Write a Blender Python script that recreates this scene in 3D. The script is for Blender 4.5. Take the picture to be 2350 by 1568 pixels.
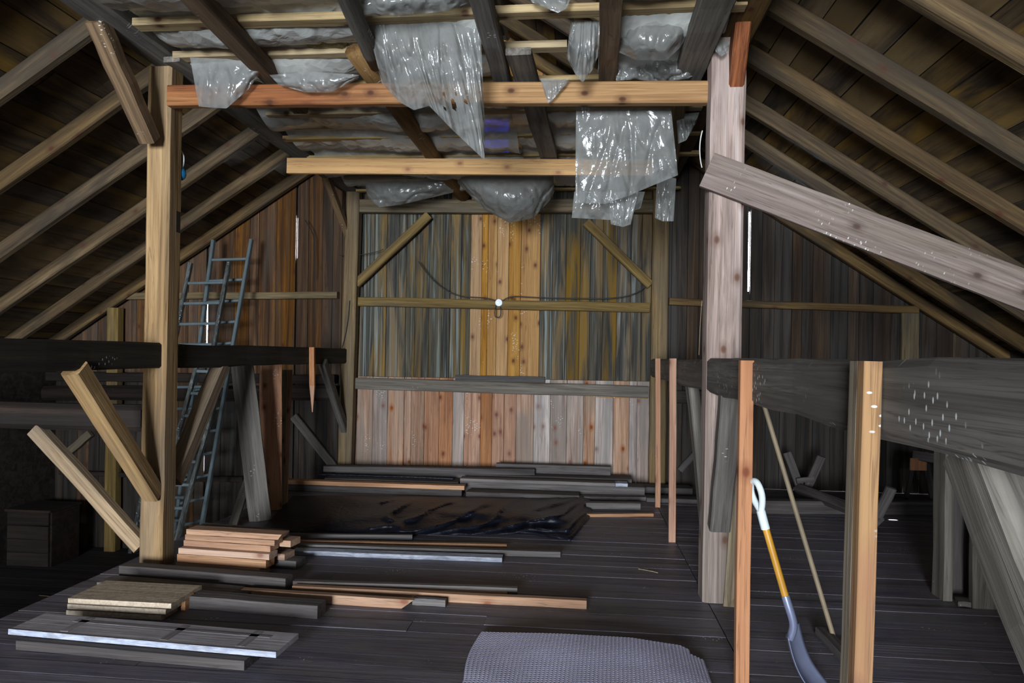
import bpy, bmesh, math, random
from mathutils import Vector, Matrix, noise
random.seed(7)
for o in list(bpy.data.objects): bpy.data.objects.remove(o)
scene = bpy.context.scene
COL = scene.collection

# ------------------------------------------------------------ camera, sky, daylight, exposure
F_PX = 1600.0; YAW = math.atan(155.0 / F_PX); ROLL = .015; CX = 1175.0; CY = 822.0; EYE = 1.6
_c, _s = math.cos(YAW), math.sin(YAW)
FWD = Vector((-_s, _c, 0)); R0 = Vector((_c, _s, 0)); U0 = Vector((0, 0, 1))
RGT = R0 * math.cos(ROLL) + U0 * math.sin(ROLL); UPV = U0 * math.cos(ROLL) - R0 * math.sin(ROLL)
cam_d = bpy.data.cameras.new('camera'); cam = bpy.data.objects.new('camera', cam_d); COL.objects.link(cam)
cam_d.sensor_width = 36; cam_d.lens = F_PX * 36 / 2350; cam_d.shift_y = (CY - 784) / 2350; cam_d.clip_start = .05
m = Matrix.Identity(4)
for i in range(3):
    m[i][0], m[i][1], m[i][2] = RGT[i], UPV[i], -FWD[i]
m[2][3] = EYE
cam.matrix_world = m
scene.camera = cam
world = bpy.data.worlds.new('sky'); scene.world = world; world.use_nodes = True
bg = world.node_tree.nodes['Background']; bg.inputs[0].default_value = (.84, .92, 1.0, 1); bg.inputs[1].default_value = 9.0
SUN_DIR = Vector((.45, -.12, .88)).normalized()
sl = bpy.data.lights.new('sun', 'SUN'); sl.energy = 6; sl.angle = .009; slo = bpy.data.objects.new('sun', sl); COL.objects.link(slo)
slo.rotation_euler = SUN_DIR.to_track_quat('Z', 'Y').to_euler()
# open barn door behind the camera: portal for the daylight entering there
DOOR = dict(x0=-3.3, x1=-.2, z0=0.0, z1=3.1, y=-10.0)
pl = bpy.data.lights.new('door_daylight', 'AREA'); pl.shape = 'RECTANGLE'
pl.size = DOOR['x1'] - DOOR['x0']; pl.size_y = DOOR['z1'] - DOOR['z0']; pl.cycles.is_portal = True
plo = bpy.data.objects.new('door_daylight', pl); COL.objects.link(plo)
plo.location = ((DOOR['x0'] + DOOR['x1']) / 2, DOOR['y'] + .03, (DOOR['z0'] + DOOR['z1']) / 2); plo.rotation_euler = (math.radians(90), 0, 0)
vs = scene.view_settings
vs.view_transform = 'Standard'; vs.look = 'None'; vs.gamma = 1; vs.use_curve_mapping = False; vs.exposure = 3.8

def ray(px, py): return FWD + RGT * ((px - CX) / F_PX) + UPV * ((CY - py) / F_PX)
def Yp(px, py, Y):
    d = ray(px, py); t = Y / d.y; return Vector((d.x * t, Y, EYE + d.z * t))
def Zp(px, py, Z=0.0):
    d = ray(px, py); t = (Z - EYE) / d.z; return Vector((d.x * t, d.y * t, Z))
def Xp(px, py, X):
    d = ray(px, py); t = X / d.x; return Vector((X, d.y * t, EYE + d.z * t))

# ------------------------------------------------------------ materials
def lin(c):
    return tuple((v / 12.92 if v <= .04045 else ((v + .055) / 1.055) ** 2.4) for v in [x / 255 for x in c]) + (1,)
MATS = {}
def nodes_of(name):
    mt = bpy.data.materials.new(name); mt.use_nodes = True
    nt = mt.node_tree; return mt, nt, nt.nodes['Principled BSDF']
def wood(name, c1, c2, c3, scale=(.45, 9, 9), fine=.5, blotch=None, bamt=.6, bscale=(.5, 3, 3), knots=0.0, knot=(70, 38, 20), specks=0.0, vary=.3, rough=.8, bump=.35, p=(.3, .5, .7), dust=None, hue=.06, streak=None, along=None, crack=.55):
    mt, nt, bs = nodes_of(name); N = nt.nodes.new; L = nt.links.new
    tc = N('ShaderNodeTexCoord'); oi = N('ShaderNodeObjectInfo')
    cb = N('ShaderNodeCombineXYZ')
    for i, k in enumerate((37., 91., 53.)):
        mm = N('ShaderNodeMath'); mm.operation = 'MULTIPLY'; mm.inputs[1].default_value = k; L(oi.outputs['Random'], mm.inputs[0]); L(mm.outputs[0], cb.inputs[i])
    ad = N('ShaderNodeVectorMath'); L(tc.outputs['Object'], ad.inputs[0]); L(cb.outputs[0], ad.inputs[1])
    def mapped(sc):
        mp = N('ShaderNodeMapping'); mp.inputs['Scale'].default_value = sc; L(ad.outputs[0], mp.inputs[0]); return mp.outputs[0]
    def flat(sx_, sy_):
        sp = N('ShaderNodeSeparateXYZ'); L(ad.outputs[0], sp.inputs[0]); a2 = N('ShaderNodeMath'); L(sp.outputs[1], a2.inputs[0]); L(sp.outputs[2], a2.inputs[1])
        c2 = N('ShaderNodeCombineXYZ'); 
        for s2, src, i2 in ((sx_, sp.outputs[0], 0), (sy_, a2.outputs[0], 1)):
            m_ = N('ShaderNodeMath'); m_.operation = 'MULTIPLY'; m_.inputs[1].default_value = s2; L(src, m_.inputs[0]); L(m_.outputs[0], c2.inputs[i2])
        return c2.outputs[0]
    def nz(sc, det=5, dist=0.0, rg=.6):
        n = N('ShaderNodeTexNoise'); n.inputs['Scale'].default_value = 1; n.inputs['Detail'].default_value = det; n.inputs['Distortion'].default_value = dist; n.inputs['Roughness'].default_value = rg
        L(mapped(sc), n.inputs['Vector']); return n.outputs[0]
    def ramp(src, stops):
        r = N('ShaderNodeValToRGB'); L(src, r.inputs[0]); el = r.color_ramp.elements
        while len(el) < len(stops): el.new(.5)
        for e, (q, c) in zip(el, stops): e.position = q; e.color = c if len(c) == 4 else lin(c)
        return r.outputs[0]
    def mix(fac, a, b, mode='MIX'):
        x = N('ShaderNodeMix'); x.data_type = 'RGBA'; x.blend_type = mode
        if isinstance(fac, float): x.inputs[0].default_value = fac
        else: L(fac, x.inputs[0])
        for inp, v in ((x.inputs[6], a), (x.inputs[7], b)):
            if isinstance(v, tuple): inp.default_value = v if len(v) == 4 else lin(v)
            else: L(v, inp)
        return x.outputs[2]
    base = ramp(nz(scale, 6, 1.2), [(p[0], c1), (p[1], c2), (p[2], c3)])
    grain = nz((1.2, 55, 55), 3, .5)
    W, B = (1, 1, 1, 1), (0, 0, 0, 1)
    base = mix(fine, base, ramp(grain, [(.3, (.35, .33, .32, 1)), (.6, (1.12, 1.1, 1.08, 1))]), 'MULTIPLY')
    if crack > 0: base = mix(ramp(nz((.35, 17, 17), 4, .6, .7), [(.0, B), (.478, B), (.494, (crack, crack, crack, 1)), (.512, B)]), base, mix(1.0, base, (.22, .19, .17, 1), 'MULTIPLY'))
    if blotch: base = mix(ramp(nz(bscale, 4, .8), [(.47, B), (.62, (bamt, bamt, bamt, 1))]), base, blotch)
    if streak: base = mix(ramp(nz((.35, 22, 22), 3, 1.0), [(.56, B), (.64, (.8, .8, .8, 1))]), base, streak)
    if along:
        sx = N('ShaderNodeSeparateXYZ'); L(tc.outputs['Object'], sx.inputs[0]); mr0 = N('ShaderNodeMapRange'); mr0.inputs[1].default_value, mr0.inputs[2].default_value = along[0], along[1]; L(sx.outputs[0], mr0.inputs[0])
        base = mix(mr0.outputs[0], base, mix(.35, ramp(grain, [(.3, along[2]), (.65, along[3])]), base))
    if knots > 0:
        v = N('ShaderNodeTexVoronoi'); v.voronoi_dimensions = '2D'; v.inputs['Scale'].default_value = 1; L(flat(4.0, 6.0), v.inputs['Vector'])
        sc_ = N('ShaderNodeSeparateColor'); L(v.outputs['Color'], sc_.inputs[0])
        gate = ramp(sc_.outputs[0], [(.78 - knots * .25, B), (.79 - knots * .25, W)])
        kf = ramp(v.outputs['Distance'], [(.0, W), (.07, (.9, .9, .9, 1)), (.13, (.4, .4, .4, 1)), (.3, B)])
        base = mix(mix(1.0, kf, gate, 'MULTIPLY'), base, knot)
    if dust: base = mix(ramp(nz((5, 5, 5), 6), [(.42, B), (.7, (.8, .8, .8, 1))]), base, dust)
    if specks > 0:
        v = N('ShaderNodeTexVoronoi'); v.voronoi_dimensions = '2D'; v.inputs['Scale'].default_value = 1; L(flat(38, 17), v.inputs['Vector'])
        f1 = ramp(v.outputs['Distance'], [(.10, W), (.16, B)]); f2 = ramp(nz((2.3, 4, 4), 2), [(.66 - specks * .25, B), (.72 - specks * .25, W)])
        base = mix(mix(1.0, f1, f2, 'MULTIPLY'), base, (205, 208, 205))
    hsv = N('ShaderNodeHueSaturation'); L(base, hsv.inputs['Color'])
    mr = N('ShaderNodeMapRange'); mr.inputs[3].default_value = 1 - vary; mr.inputs[4].default_value = 1 + vary * .7; L(oi.outputs['Random'], mr.inputs[0]); L(mr.outputs[0], hsv.inputs['Value'])
    m2 = N('ShaderNodeMath'); m2.operation = 'MULTIPLY'; m2.inputs[1].default_value = 7.31; L(oi.outputs['Random'], m2.inputs[0])
    m3 = N('ShaderNodeMath'); m3.operation = 'FRACT'; L(m2.outputs[0], m3.inputs[0])
    m4 = N('ShaderNodeMapRange'); m4.inputs[3].default_value = 1 - hue * 4; m4.inputs[4].default_value = 1 + hue * 2; L(m3.outputs[0], m4.inputs[0]); L(m4.outputs[0], hsv.inputs['Saturation'])
    L(hsv.outputs[0], bs.inputs['Base Color'])
    bs.inputs['Roughness'].default_value = rough; bs.inputs['Specular IOR Level'].default_value = .3
    bp = N('ShaderNodeBump'); bp.inputs['Strength'].default_value = bump; bp.inputs['Distance'].default_value = .006; L(grain, bp.inputs['Height']); L(bp.outputs[0], bs.inputs['Normal'])
    MATS[name] = mt; return mt
def plain(name, col, rough=.5, metal=0.0, bumpscale=0, bump=.2, spec=.5):
    mt, nt, bs = nodes_of(name); bs.inputs['Base Color'].default_value = lin(col); bs.inputs['Roughness'].default_value = rough; bs.inputs['Metallic'].default_value = metal; bs.inputs['Specular IOR Level'].default_value = spec
    N = nt.nodes.new
    n = N('ShaderNodeTexNoise'); n.inputs['Scale'].default_value = bumpscale or 8; n.inputs['Detail'].default_value = 5
    tc = N('ShaderNodeTexCoord'); nt.links.new(tc.outputs['Object'], n.inputs['Vector'])
    mx = N('ShaderNodeMix'); mx.data_type = 'RGBA'; mx.blend_type = 'MULTIPLY'; mx.inputs[0].default_value = .45; mx.inputs[6].default_value = lin(col)
    nt.links.new(n.outputs[0], mx.inputs[7]); nt.links.new(mx.outputs[2], bs.inputs['Base Color'])
    if bumpscale:
        b = N('ShaderNodeBump'); b.inputs['Strength'].default_value = bump; b.inputs['Distance'].default_value = .02; nt.links.new(n.outputs[0], b.inputs['Height']); nt.links.new(b.outputs[0], bs.inputs['Normal'])
    MATS[name] = mt; return mt
def film(name, col, opacity=.6, rough=.22, dirt=None):
    mt, nt, bs = nodes_of(name); N = nt.nodes.new; L = nt.links.new
    bs.inputs['Base Color'].default_value = lin(col); bs.inputs['Roughness'].default_value = rough; bs.inputs['Specular IOR Level'].default_value = .9
    tc = N('ShaderNodeTexCoord')
    n1 = N('ShaderNodeTexNoise'); n1.inputs['Scale'].default_value = 5; n1.inputs['Detail'].default_value = 4; n1.inputs['Distortion'].default_value = 1.5; L(tc.outputs['Object'], n1.inputs['Vector'])
    v = N('ShaderNodeTexVoronoi'); v.inputs['Scale'].default_value = 9; L(tc.outputs['Object'], v.inputs['Vector'])
    ad = N('ShaderNodeMath'); L(n1.outputs[0], ad.inputs[0]); L(v.outputs['Distance'], ad.inputs[1])
    b = N('ShaderNodeBump'); b.inputs['Strength'].default_value = .55; b.inputs['Distance'].default_value = .03; L(ad.outputs[0], b.inputs['Height']); L(b.outputs[0], bs.inputs['Normal'])
    tr = N('ShaderNodeBsdfTransparent'); mxs = N('ShaderNodeMixShader'); out = nt.nodes['Material Output']
    r = N('ShaderNodeMapRange'); r.inputs[1].default_value = .3; r.inputs[2].default_value = .7; r.inputs[3].default_value = opacity - .12; r.inputs[4].default_value = min(1, opacity + .15); L(n1.outputs[0], r.inputs[0])
    tl = N('ShaderNodeBsdfTranslucent'); tl.inputs[0].default_value = lin(col); m1 = N('ShaderNodeMixShader'); m1.inputs[0].default_value = .25; L(bs.outputs[0], m1.inputs[1]); L(tl.outputs[0], m1.inputs[2])
    L(r.outputs[0], mxs.inputs[0]); L(tr.outputs[0], mxs.inputs[1]); L(m1.outputs[0], mxs.inputs[2]); L(mxs.outputs[0], out.inputs[0])
    MATS[name] = mt; return mt

wood('post_wood', (96, 76, 54), (150, 122, 88), (178, 150, 112), blotch=(110, 98, 84), bamt=.5, vary=.12)
wood('post_far', (78, 62, 42), (116, 96, 66), (138, 116, 82), blotch=(90, 80, 66), bamt=.5, vary=.1)
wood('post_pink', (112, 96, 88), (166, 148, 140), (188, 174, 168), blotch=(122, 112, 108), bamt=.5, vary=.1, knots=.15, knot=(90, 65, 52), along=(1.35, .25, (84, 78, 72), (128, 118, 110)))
wood('beam_dark', (66, 61, 56), (96, 90, 83), (118, 112, 104), blotch=(74, 68, 63), specks=.32, vary=.12)
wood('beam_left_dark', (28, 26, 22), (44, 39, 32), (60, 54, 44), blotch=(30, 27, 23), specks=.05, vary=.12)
wood('fresh_pine', (176, 118, 38), (202, 144, 50), (214, 162, 72), fine=.25, knots=.5, knot=(150, 90, 40), vary=.06, scale=(.4, 7, 7))
wood('stud_pine', (142, 92, 60), (166, 114, 78), (182, 134, 96), fine=.3, knots=.7, knot=(105, 52, 28), specks=.1, vary=.1, scale=(.4, 7, 7))
wood('stud_yellow', (118, 72, 20), (140, 94, 28), (152, 108, 40), fine=.3, knots=.6, knot=(84, 42, 20), specks=.15, vary=.04, scale=(.4, 7, 7), blotch=(132, 74, 30), bamt=.6, bscale=(1.2, 5, 5))
wood('plank_pink', (92, 78, 70), (128, 112, 104), (148, 134, 127), blotch=(104, 92, 76), bamt=.5, specks=.28, vary=.02, knots=.2, knot=(70, 50, 40))
wood('stud_grey', (104, 92, 76), (132, 118, 98), (150, 138, 118), knots=.5, specks=.1, vary=.1)
wood('red_pine', (96, 50, 25), (130, 76, 38), (156, 106, 62), knots=.4, vary=.02, along=(1.0, 2.4, (128, 96, 58), (176, 142, 98)))
wood('weathered', (70, 64, 58), (104, 97, 88), (132, 125, 115), blotch=(82, 76, 70), vary=.2, specks=.08)
wood('brown_joist', (78, 56, 32), (112, 84, 50), (134, 104, 66), vary=.1, specks=.08)
wood('gray_joist', (72, 68, 62), (102, 97, 90), (124, 119, 112), vary=.12, specks=.15)
wood('rafter_wood', (48, 36, 19), (88, 67, 37), (122, 98, 60), blotch=(54, 45, 33), bamt=.8, vary=.2, knots=.3)
wood('sheathing', (40, 33, 25), (78, 63, 44), (122, 98, 60), scale=(.5, 4, 4), blotch=(134, 104, 48), bamt=.6, bscale=(.45, 2, 2), vary=.4)
wood('wall_weathered', (36, 37, 36), (64, 61, 53), (86, 80, 66), scale=(.35, 14, 14), blotch=(122, 94, 44), bamt=.9, bscale=(.45, 6, 6), fine=.6, vary=.28, p=(.36, .5, .62), hue=.1, streak=(116, 124, 120))
wood('wall_fresh', (132, 88, 34), (160, 114, 50), (176, 134, 68), knots=.85, knot=(88, 46, 18), specks=.35, vary=.14, fine=.35)
wood('wall_lower', (122, 92, 76), (158, 130, 112), (178, 156, 141), blotch=(118, 108, 100), bamt=.7, bscale=(.5, 4, 4), knots=.35, knot=(112, 62, 38), vary=.22, hue=.15, specks=.1)
wood('wall_lower_orange', (132, 84, 56), (164, 114, 80), (180, 136, 102), knots=.6, knot=(104, 50, 26), blotch=(120, 86, 66), vary=.15, specks=.15)
wood('wall_left_wood', (36, 24, 12), (82, 52, 22), (120, 80, 32), scale=(.4, 10, 10), blotch=(62, 54, 46), bamt=.75, bscale=(.4, 6, 6), vary=.35, knots=.3)
wood('wall_right_wood', (24, 20, 18), (46, 38, 32), (70, 59, 47), scale=(.4, 10, 10), blotch=(62, 58, 55), bamt=.6, bscale=(.4, 8, 8), vary=.35)
wood('wall_right_brown', (28, 20, 15), (60, 44, 31), (88, 68, 48), scale=(.4, 10, 10), blotch=(66, 60, 54), bamt=.6, bscale=(.4, 8, 8), vary=.3)
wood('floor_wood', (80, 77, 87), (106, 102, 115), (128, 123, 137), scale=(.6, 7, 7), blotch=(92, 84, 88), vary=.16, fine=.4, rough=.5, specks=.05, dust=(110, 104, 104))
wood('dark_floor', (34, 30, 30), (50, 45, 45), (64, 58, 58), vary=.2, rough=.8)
wood('girt_wood', (76, 60, 36), (116, 96, 58), (142, 120, 80), blotch=(88, 80, 66), vary=.15)
wood('log_wood', (20, 15, 12), (40, 29, 22), (60, 44, 34), blotch=(32, 27, 24), vary=.2)
wood('lumber_pale', (148, 106, 78), (174, 132, 100), (190, 152, 120), knots=.45, knot=(130, 74, 44), vary=.14, fine=.3)
wood('lumber_grey', (78, 72, 70), (104, 98, 95), (128, 122, 119), vary=.22, fine=.45)
wood('lumber_dark', (60, 55, 54), (84, 78, 76), (104, 98, 96), vary=.2)
wood('rough_red', (74, 42, 28), (116, 70, 48), (140, 92, 66), scale=(3, 30, 30), fine=.7, vary=.05, bump=.9)
wood('strip_wood', (136, 112, 72), (162, 138, 94), (180, 158, 114), fine=.3, vary=.12, knots=.3)
wood('chipboard', (150, 132, 108), (178, 158, 134), (194, 176, 152), scale=(30, 30, 30), fine=.3, vary=.12)
wood('panel_wood', (140, 134, 140), (168, 162, 168), (184, 178, 184), scale=(.8, 3, 3), fine=.25, vary=.03, dust=(150, 142, 148))
wood('panel_stain', (110, 104, 108), (132, 126, 130), (150, 142, 146), vary=.02)
wood('white_paint', (130, 136, 156), (168, 174, 192), (188, 194, 210), scale=(6, 20, 20), fine=.25, vary=.04, blotch=(120, 116, 116), bamt=.5, bscale=(9, 30, 30))
wood('old_rail', (46, 46, 44), (76, 78, 76), (120, 126, 124), scale=(6, 20, 20), vary=.1, specks=.3)
plain('ladder_metal', (112, 126, 130), .4, .35)
plain('steel', (150, 156, 186), .35, .45)
plain('white_plastic', (222, 232, 234), .4)
plain('yellow_shaft', (206, 148, 48), .4)
plain('broom_pole', (142, 124, 98), .6)
plain('dark_bristle', (40, 38, 40), .9)
plain('black_cable', (26, 24, 22), .5)
plain('white_cable', (210, 210, 204), .5)
plain('blue_plastic', (20, 96, 140), .3)
plain('yellow_plastic', (200, 176, 20), .4)
plain('mat_plastic', (222, 220, 250), .45, 0, 3, .05)
plain('black_tarp', (22, 23, 33), .42, 0, 22, .5, .22)
plain('insulation', (150, 144, 106), .95, 0, 40, .8, .1)
plain('sky_shell', (44, 38, 32), .9)
film('clear_film', (150, 151, 148), .66, .14)
film('ceiling_film', (196, 196, 190), .93, .25)
film('grey_film', (132, 132, 128), .84, .22)

# ------------------------------------------------------------ helpers
def tag(o, label, cat, group=None):
    o['label'] = label; o['category'] = cat
    if group: o['group'] = group
    return o
def link(name, mesh, mat, parent=None, mw=None, smooth=False):
    o = bpy.data.objects.new(name, mesh); COL.objects.link(o)
    if mat:
        mesh.materials.clear(); mesh.materials.append(MATS[mat])
    if smooth: mesh.shade_smooth()
    if mw is not None: o.matrix_world = mw
    if parent is not None:
        o.parent = parent
        o.matrix_parent_inverse = parent.matrix_world.inverted()
    return o
def empty(name, loc=(0, 0, 0)):
    o = bpy.data.objects.new(name, None); COL.objects.link(o); o.location = loc; o.matrix_world = Matrix.Translation(loc); o.empty_display_size = .1; return o
def struct(name):
    o = empty(name); o['kind'] = 'structure'; return o
def profile_mesh(L, w, h, n=6, ch=.1, wob=.004, round_=False, taper=1.0, seed=0, oy=0, oz=0, cut0=0, cut1=0):
    """bar along local X; w along Y, h along Z; oy/oz shift the section; cut = end skew along Z"""
    rnd = random.Random(seed)
    if round_: prof = [(math.cos(a) * w / 2, math.sin(a) * h / 2) for a in [2 * math.pi * k / 10 for k in range(10)]]
    else:
        c = min(w, h) * ch; a, b = w / 2, h / 2
        prof = [(a - c, -b), (a, -b + c), (a, b - c), (a - c, b), (-a + c, b), (-a, b - c), (-a, -b + c), (-a + c, -b)]
    V = []; Fc = []; k = len(prof)
    for i in range(n + 1):
        t = i / n; s = 1 + (taper - 1) * t
        dy, dz = rnd.uniform(-wob, wob), rnd.uniform(-wob, wob); sw = 1 + rnd.uniform(-wob, wob) * 3
        for (y, z) in prof:
            x = L * t + (cut0 * z / h if i == 0 else 0) + (cut1 * z / h if i == n else 0)
            V.append((x, y * s * sw + dy + oy, z * s * sw + dz + oz))
    for i in range(n):
        for j in range(k):
            Fc.append((i * k + j, (i + 1) * k + j, (i + 1) * k + (j + 1) % k, i * k + (j + 1) % k))
    Fc.append(tuple(range(k))); Fc.append(tuple(n * k + j for j in reversed(range(k))))
    me = bpy.data.meshes.new('bar'); me.from_pydata(V, [], Fc)
    bm = bmesh.new(); bm.from_mesh(me); bmesh.ops.recalc_face_normals(bm, faces=bm.faces); bm.to_mesh(me); bm.free()
    return me
SEED = [0]
def frame(p0, p1, up):
    x = (p1 - p0).normalized(); z = Vector(up); z = z - x * z.dot(x)
    if z.length < 1e-4: z = Vector((0, 1, 0)) - x * x.y
    z.normalize(); y = z.cross(x)
    mw = Matrix.Identity(4)
    for i in range(3): mw[i][0], mw[i][1], mw[i][2], mw[i][3] = x[i], y[i], z[i], p0[i]
    return mw
def bar(name, p0, p1, w, h, mat, up=(0, 0, 1), parent=None, label=None, cat=None, group=None, **k):
    p0, p1 = Vector(p0), Vector(p1); SEED[0] += 1
    k.setdefault('n', 6)
    me = profile_mesh((p1 - p0).length, w, h, seed=SEED[0], **k)
    o = link(name, me, mat, parent, frame(p0, p1, up), smooth=k.get('round_', False))
    if label: tag(o, label, cat or 'beam', group)
    return o
def box_mesh(x0, x1, y0, y1, z0, z1, bm=None):
    own = bm is None
    if own: bm = bmesh.new()
    vs_ = [bm.verts.new((x, y, z)) for x in (x0, x1) for y in (y0, y1) for z in (z0, z1)]
    for f in ((0, 1, 3, 2), (4, 6, 7, 5), (0, 4, 5, 1), (2, 3, 7, 6), (0, 2, 6, 4), (1, 5, 7, 3)): bm.faces.new([vs_[i] for i in f])
    if own:
        bmesh.ops.recalc_face_normals(bm, faces=bm.faces)
        me = bpy.data.meshes.new('box'); bm.to_mesh(me); bm.free(); return me
def tube(name, pts, r, mat, parent=None, label=None, cat=None, group=None, res=6):
    cu = bpy.data.curves.new(name, 'CURVE'); cu.dimensions = '3D'; cu.bevel_depth = r; cu.bevel_resolution = 2; cu.use_fill_caps = True
    sp = cu.splines.new('NURBS'); sp.points.add(len(pts) - 1); sp.order_u = min(4, len(pts)); sp.use_endpoint_u = True; sp.resolution_u = res
    o0 = Vector(pts[0])
    for q, pt in zip(sp.points, pts): q.co = tuple(Vector(pt) - o0) + (1,)
    tmp = bpy.data.objects.new(name + '_curve', cu); COL.objects.link(tmp)
    dg = bpy.context.evaluated_depsgraph_get(); me = bpy.data.meshes.new_from_object(tmp.evaluated_get(dg)); bpy.data.objects.remove(tmp)
    o = link(name, me, mat, parent, Matrix.Translation(o0), True)
    if label: tag(o, label, cat or 'cable', group)
    return o
def mesh_obj(name, V, Fc, mat, parent=None, smooth=True, origin=None, recalc=True):
    o0 = Vector(origin) if origin is not None else Vector(V[0])
    me = bpy.data.meshes.new(name); me.from_pydata([tuple(Vector(v) - o0) for v in V], [], Fc)
    if recalc:
        bm = bmesh.new(); bm.from_mesh(me); bmesh.ops.recalc_face_normals(bm, faces=bm.faces); bm.to_mesh(me); bm.free()
    return link(name, me, mat, parent, Matrix.Translation(o0), smooth)

# ------------------------------------------------------------ the shell
RX, RZ, RK = -1.05, 5.6325, .65
XL, XR, YF, YB = -7.25, 5.15, DOOR['y'], 9.05
ZLOW = -1.1; EDGE = -3.42; TRIM = .87
RA = math.atan(RK); RCOS = math.cos(RA)
def zu(X): return RZ - RK * abs(X - RX)          # rafter underside
RAFT_H = .14
def zs(X): return zu(X) + RAFT_H / RCOS + .002     # sheathing underside

floor = struct('floor')
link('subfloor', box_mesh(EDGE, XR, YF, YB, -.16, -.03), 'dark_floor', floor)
rnd = random.Random(3)
y = YB
row = 0
while y > 1.9:
    wdt = rnd.uniform(.13, .165); y0 = y - wdt
    for (xa, xb) in ((EDGE, TRIM), (TRIM + .006, XR - .02)):
        cuts = [xa] + ([rnd.uniform(xa + 1, xb - 1)] if rnd.random() < .55 else []) + [xb]
        for a, b in zip(cuts, cuts[1:]):
            zt = rnd.uniform(-.003, .0)
            bar('plank', (a + .001, y0 + wdt / 2, -.0145 + zt), (b - .001, y0 + wdt / 2, -.0145 + zt), wdt - .004, .029, 'floor_wood', parent=floor, n=2, ch=.06, wob=.0008)
    y = y0; row += 1
low = struct('floor_lower')
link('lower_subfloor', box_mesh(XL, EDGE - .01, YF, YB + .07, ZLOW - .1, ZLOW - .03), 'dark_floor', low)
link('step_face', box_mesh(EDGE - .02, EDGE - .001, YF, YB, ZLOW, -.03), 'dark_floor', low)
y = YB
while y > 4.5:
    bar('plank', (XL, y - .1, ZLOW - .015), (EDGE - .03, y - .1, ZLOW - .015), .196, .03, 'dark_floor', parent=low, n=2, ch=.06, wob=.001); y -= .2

# back wall with vertical planks; unseen backing added behind blocks light except at its slots
wall_back = struct('wall_back')
def Xw(px, py=600): return Yp(px, py, YB).x
def Zw(px, py): return Yp(px, py, YB).z
SLOTS = [(Xw(681, 545), Zw(681, 592), Zw(681, 498), .022), (Xw(1720, 570), Zw(1720, 668), Zw(1720, 484), .026), (Xw(471, 720), Zw(471, 800), Zw(471, 652), .02), (Xw(469, 1068), Zw(469, 1082), Zw(469, 1050), .02)]
WIN = (Xw(1108, 300), Xw(1172, 300), Zw(1140, 362), Zw(1140, 268))
SLOTS.append(((WIN[0] + WIN[1]) / 2, WIN[2], WIN[3], WIN[1] - WIN[0]))
def plankv(xa, xb, z0, z1, mat, t=.025, gap=.004, yo=0.0, whole=False):
    if z1 is None and not whole and xb > WIN[0] and xa < WIN[1]:
        for lo_, hi_ in ((max(xa, WIN[0]), min(xb, WIN[1])),):
            plankv(xa, xb, z0, WIN[2], mat, t, gap, yo); plankv(xa, xb, WIN[3], None, mat, t, gap, yo, True)
            if xa < WIN[0]: plankv(xa, WIN[0], WIN[2], WIN[3], mat, t, gap, yo)
            if xb > WIN[1]: plankv(WIN[1], xb, WIN[2], WIN[3], mat, t, gap, yo)
        return
    """upright board between xa and xb; z1 None = up to the roof"""
    ga = xa + gap / 2; gb = xb - gap / 2; za = zs(ga) - .01 if z1 is None else z1; zb = zs(gb) - .01 if z1 is None else z1
    if z1 is None: mid = zs((ga + gb) / 2) - .01
    V = []; y0 = YB + yo; y1 = y0 + t; c = .003
    L = (za + zb) / 2 - z0
    # local x = up, local y = -X, local z = -Y (towards the room)
    mw = Matrix(((0, -1, 0, (ga + gb) / 2), (0, 0, -1, y0), (1, 0, 0, z0), (0, 0, 0, 1)))
    wv = (gb - ga) / 2
    def top(yl): return (za - z0) if yl > 0 else (zb - z0)
    sec = [(wv, -t), (wv, -c), (wv - c, 0), (-wv + c, 0), (-wv, -c), (-wv, -t)]
    for (yl, zl) in sec: V.append((0, yl, zl))
    for (yl, zl) in sec: V.append((top(yl), yl, zl))
    Fc = [(j, j + 1, j + 7, j + 6) for j in range(5)] + [(5, 0, 6, 11), (0, 5, 4, 3, 2, 1), (6, 7, 8, 9, 10, 11)]
    me = bpy.data.meshes.new('plank'); me.from_pydata(V, [], Fc)
    return link('plank', me, mat, wall_back, mw)
def edges(xa, xb, lo, hi, rr, fixed=()):
    e = [xa]
    while e[-1] + lo < xb:
        e.append(e[-1] + rr.uniform(lo, hi))
    sc = (xb - xa) / (e[-1] - xa); e = [xa + (v - xa) * sc for v in e]
    for fx in fixed:
        if xa < fx < xb:
            i = min(range(1, len(e) - 1), key=lambda q: abs(e[q] - fx)); e[i] = fx
    return e
rr = random.Random(11)
ZG = 1.33
sx = [s[0] for s in SLOTS[:4]]
def tier(xa, xb, z0, z1, lo, hi, mats):
    e = edges(xa, xb, lo, hi, rr, sx)
    for a, b in zip(e, e[1:]):
        ga = .02 if any(abs(a - s) < 1e-6 for s in sx) else 0; gb = .02 if any(abs(b - s) < 1e-6 for s in sx) else 0
        plankv(a + ga * .6, b - gb * .6, z0, z1, rr.choice(mats), yo=rr.uniform(-.004, .004))
XA, XB = -2.99, .95
tier(XL, XA, ZG, None, .12, .24, ['wall_left_wood'])
tier(XL, XA, ZLOW, ZG - .005, .12, .24, ['wall_left_wood', 'wall_right_wood', 'wall_right_wood'])
cen = [Yp(q, 800, YB).x for q in (1077, 1103, 1117, 1138, 1165, 1193, 1237)]
tier(XA, cen[0], ZG, None, .1, .2, ['wall_weathered'])
for a, b in zip(cen, cen[1:]): plankv(a, b, ZG, None, 'wall_fresh', yo=rr.uniform(-.008, -.002))
tier(cen[-1], XB, ZG, None, .1, .2, ['wall_weathered'])
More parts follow.
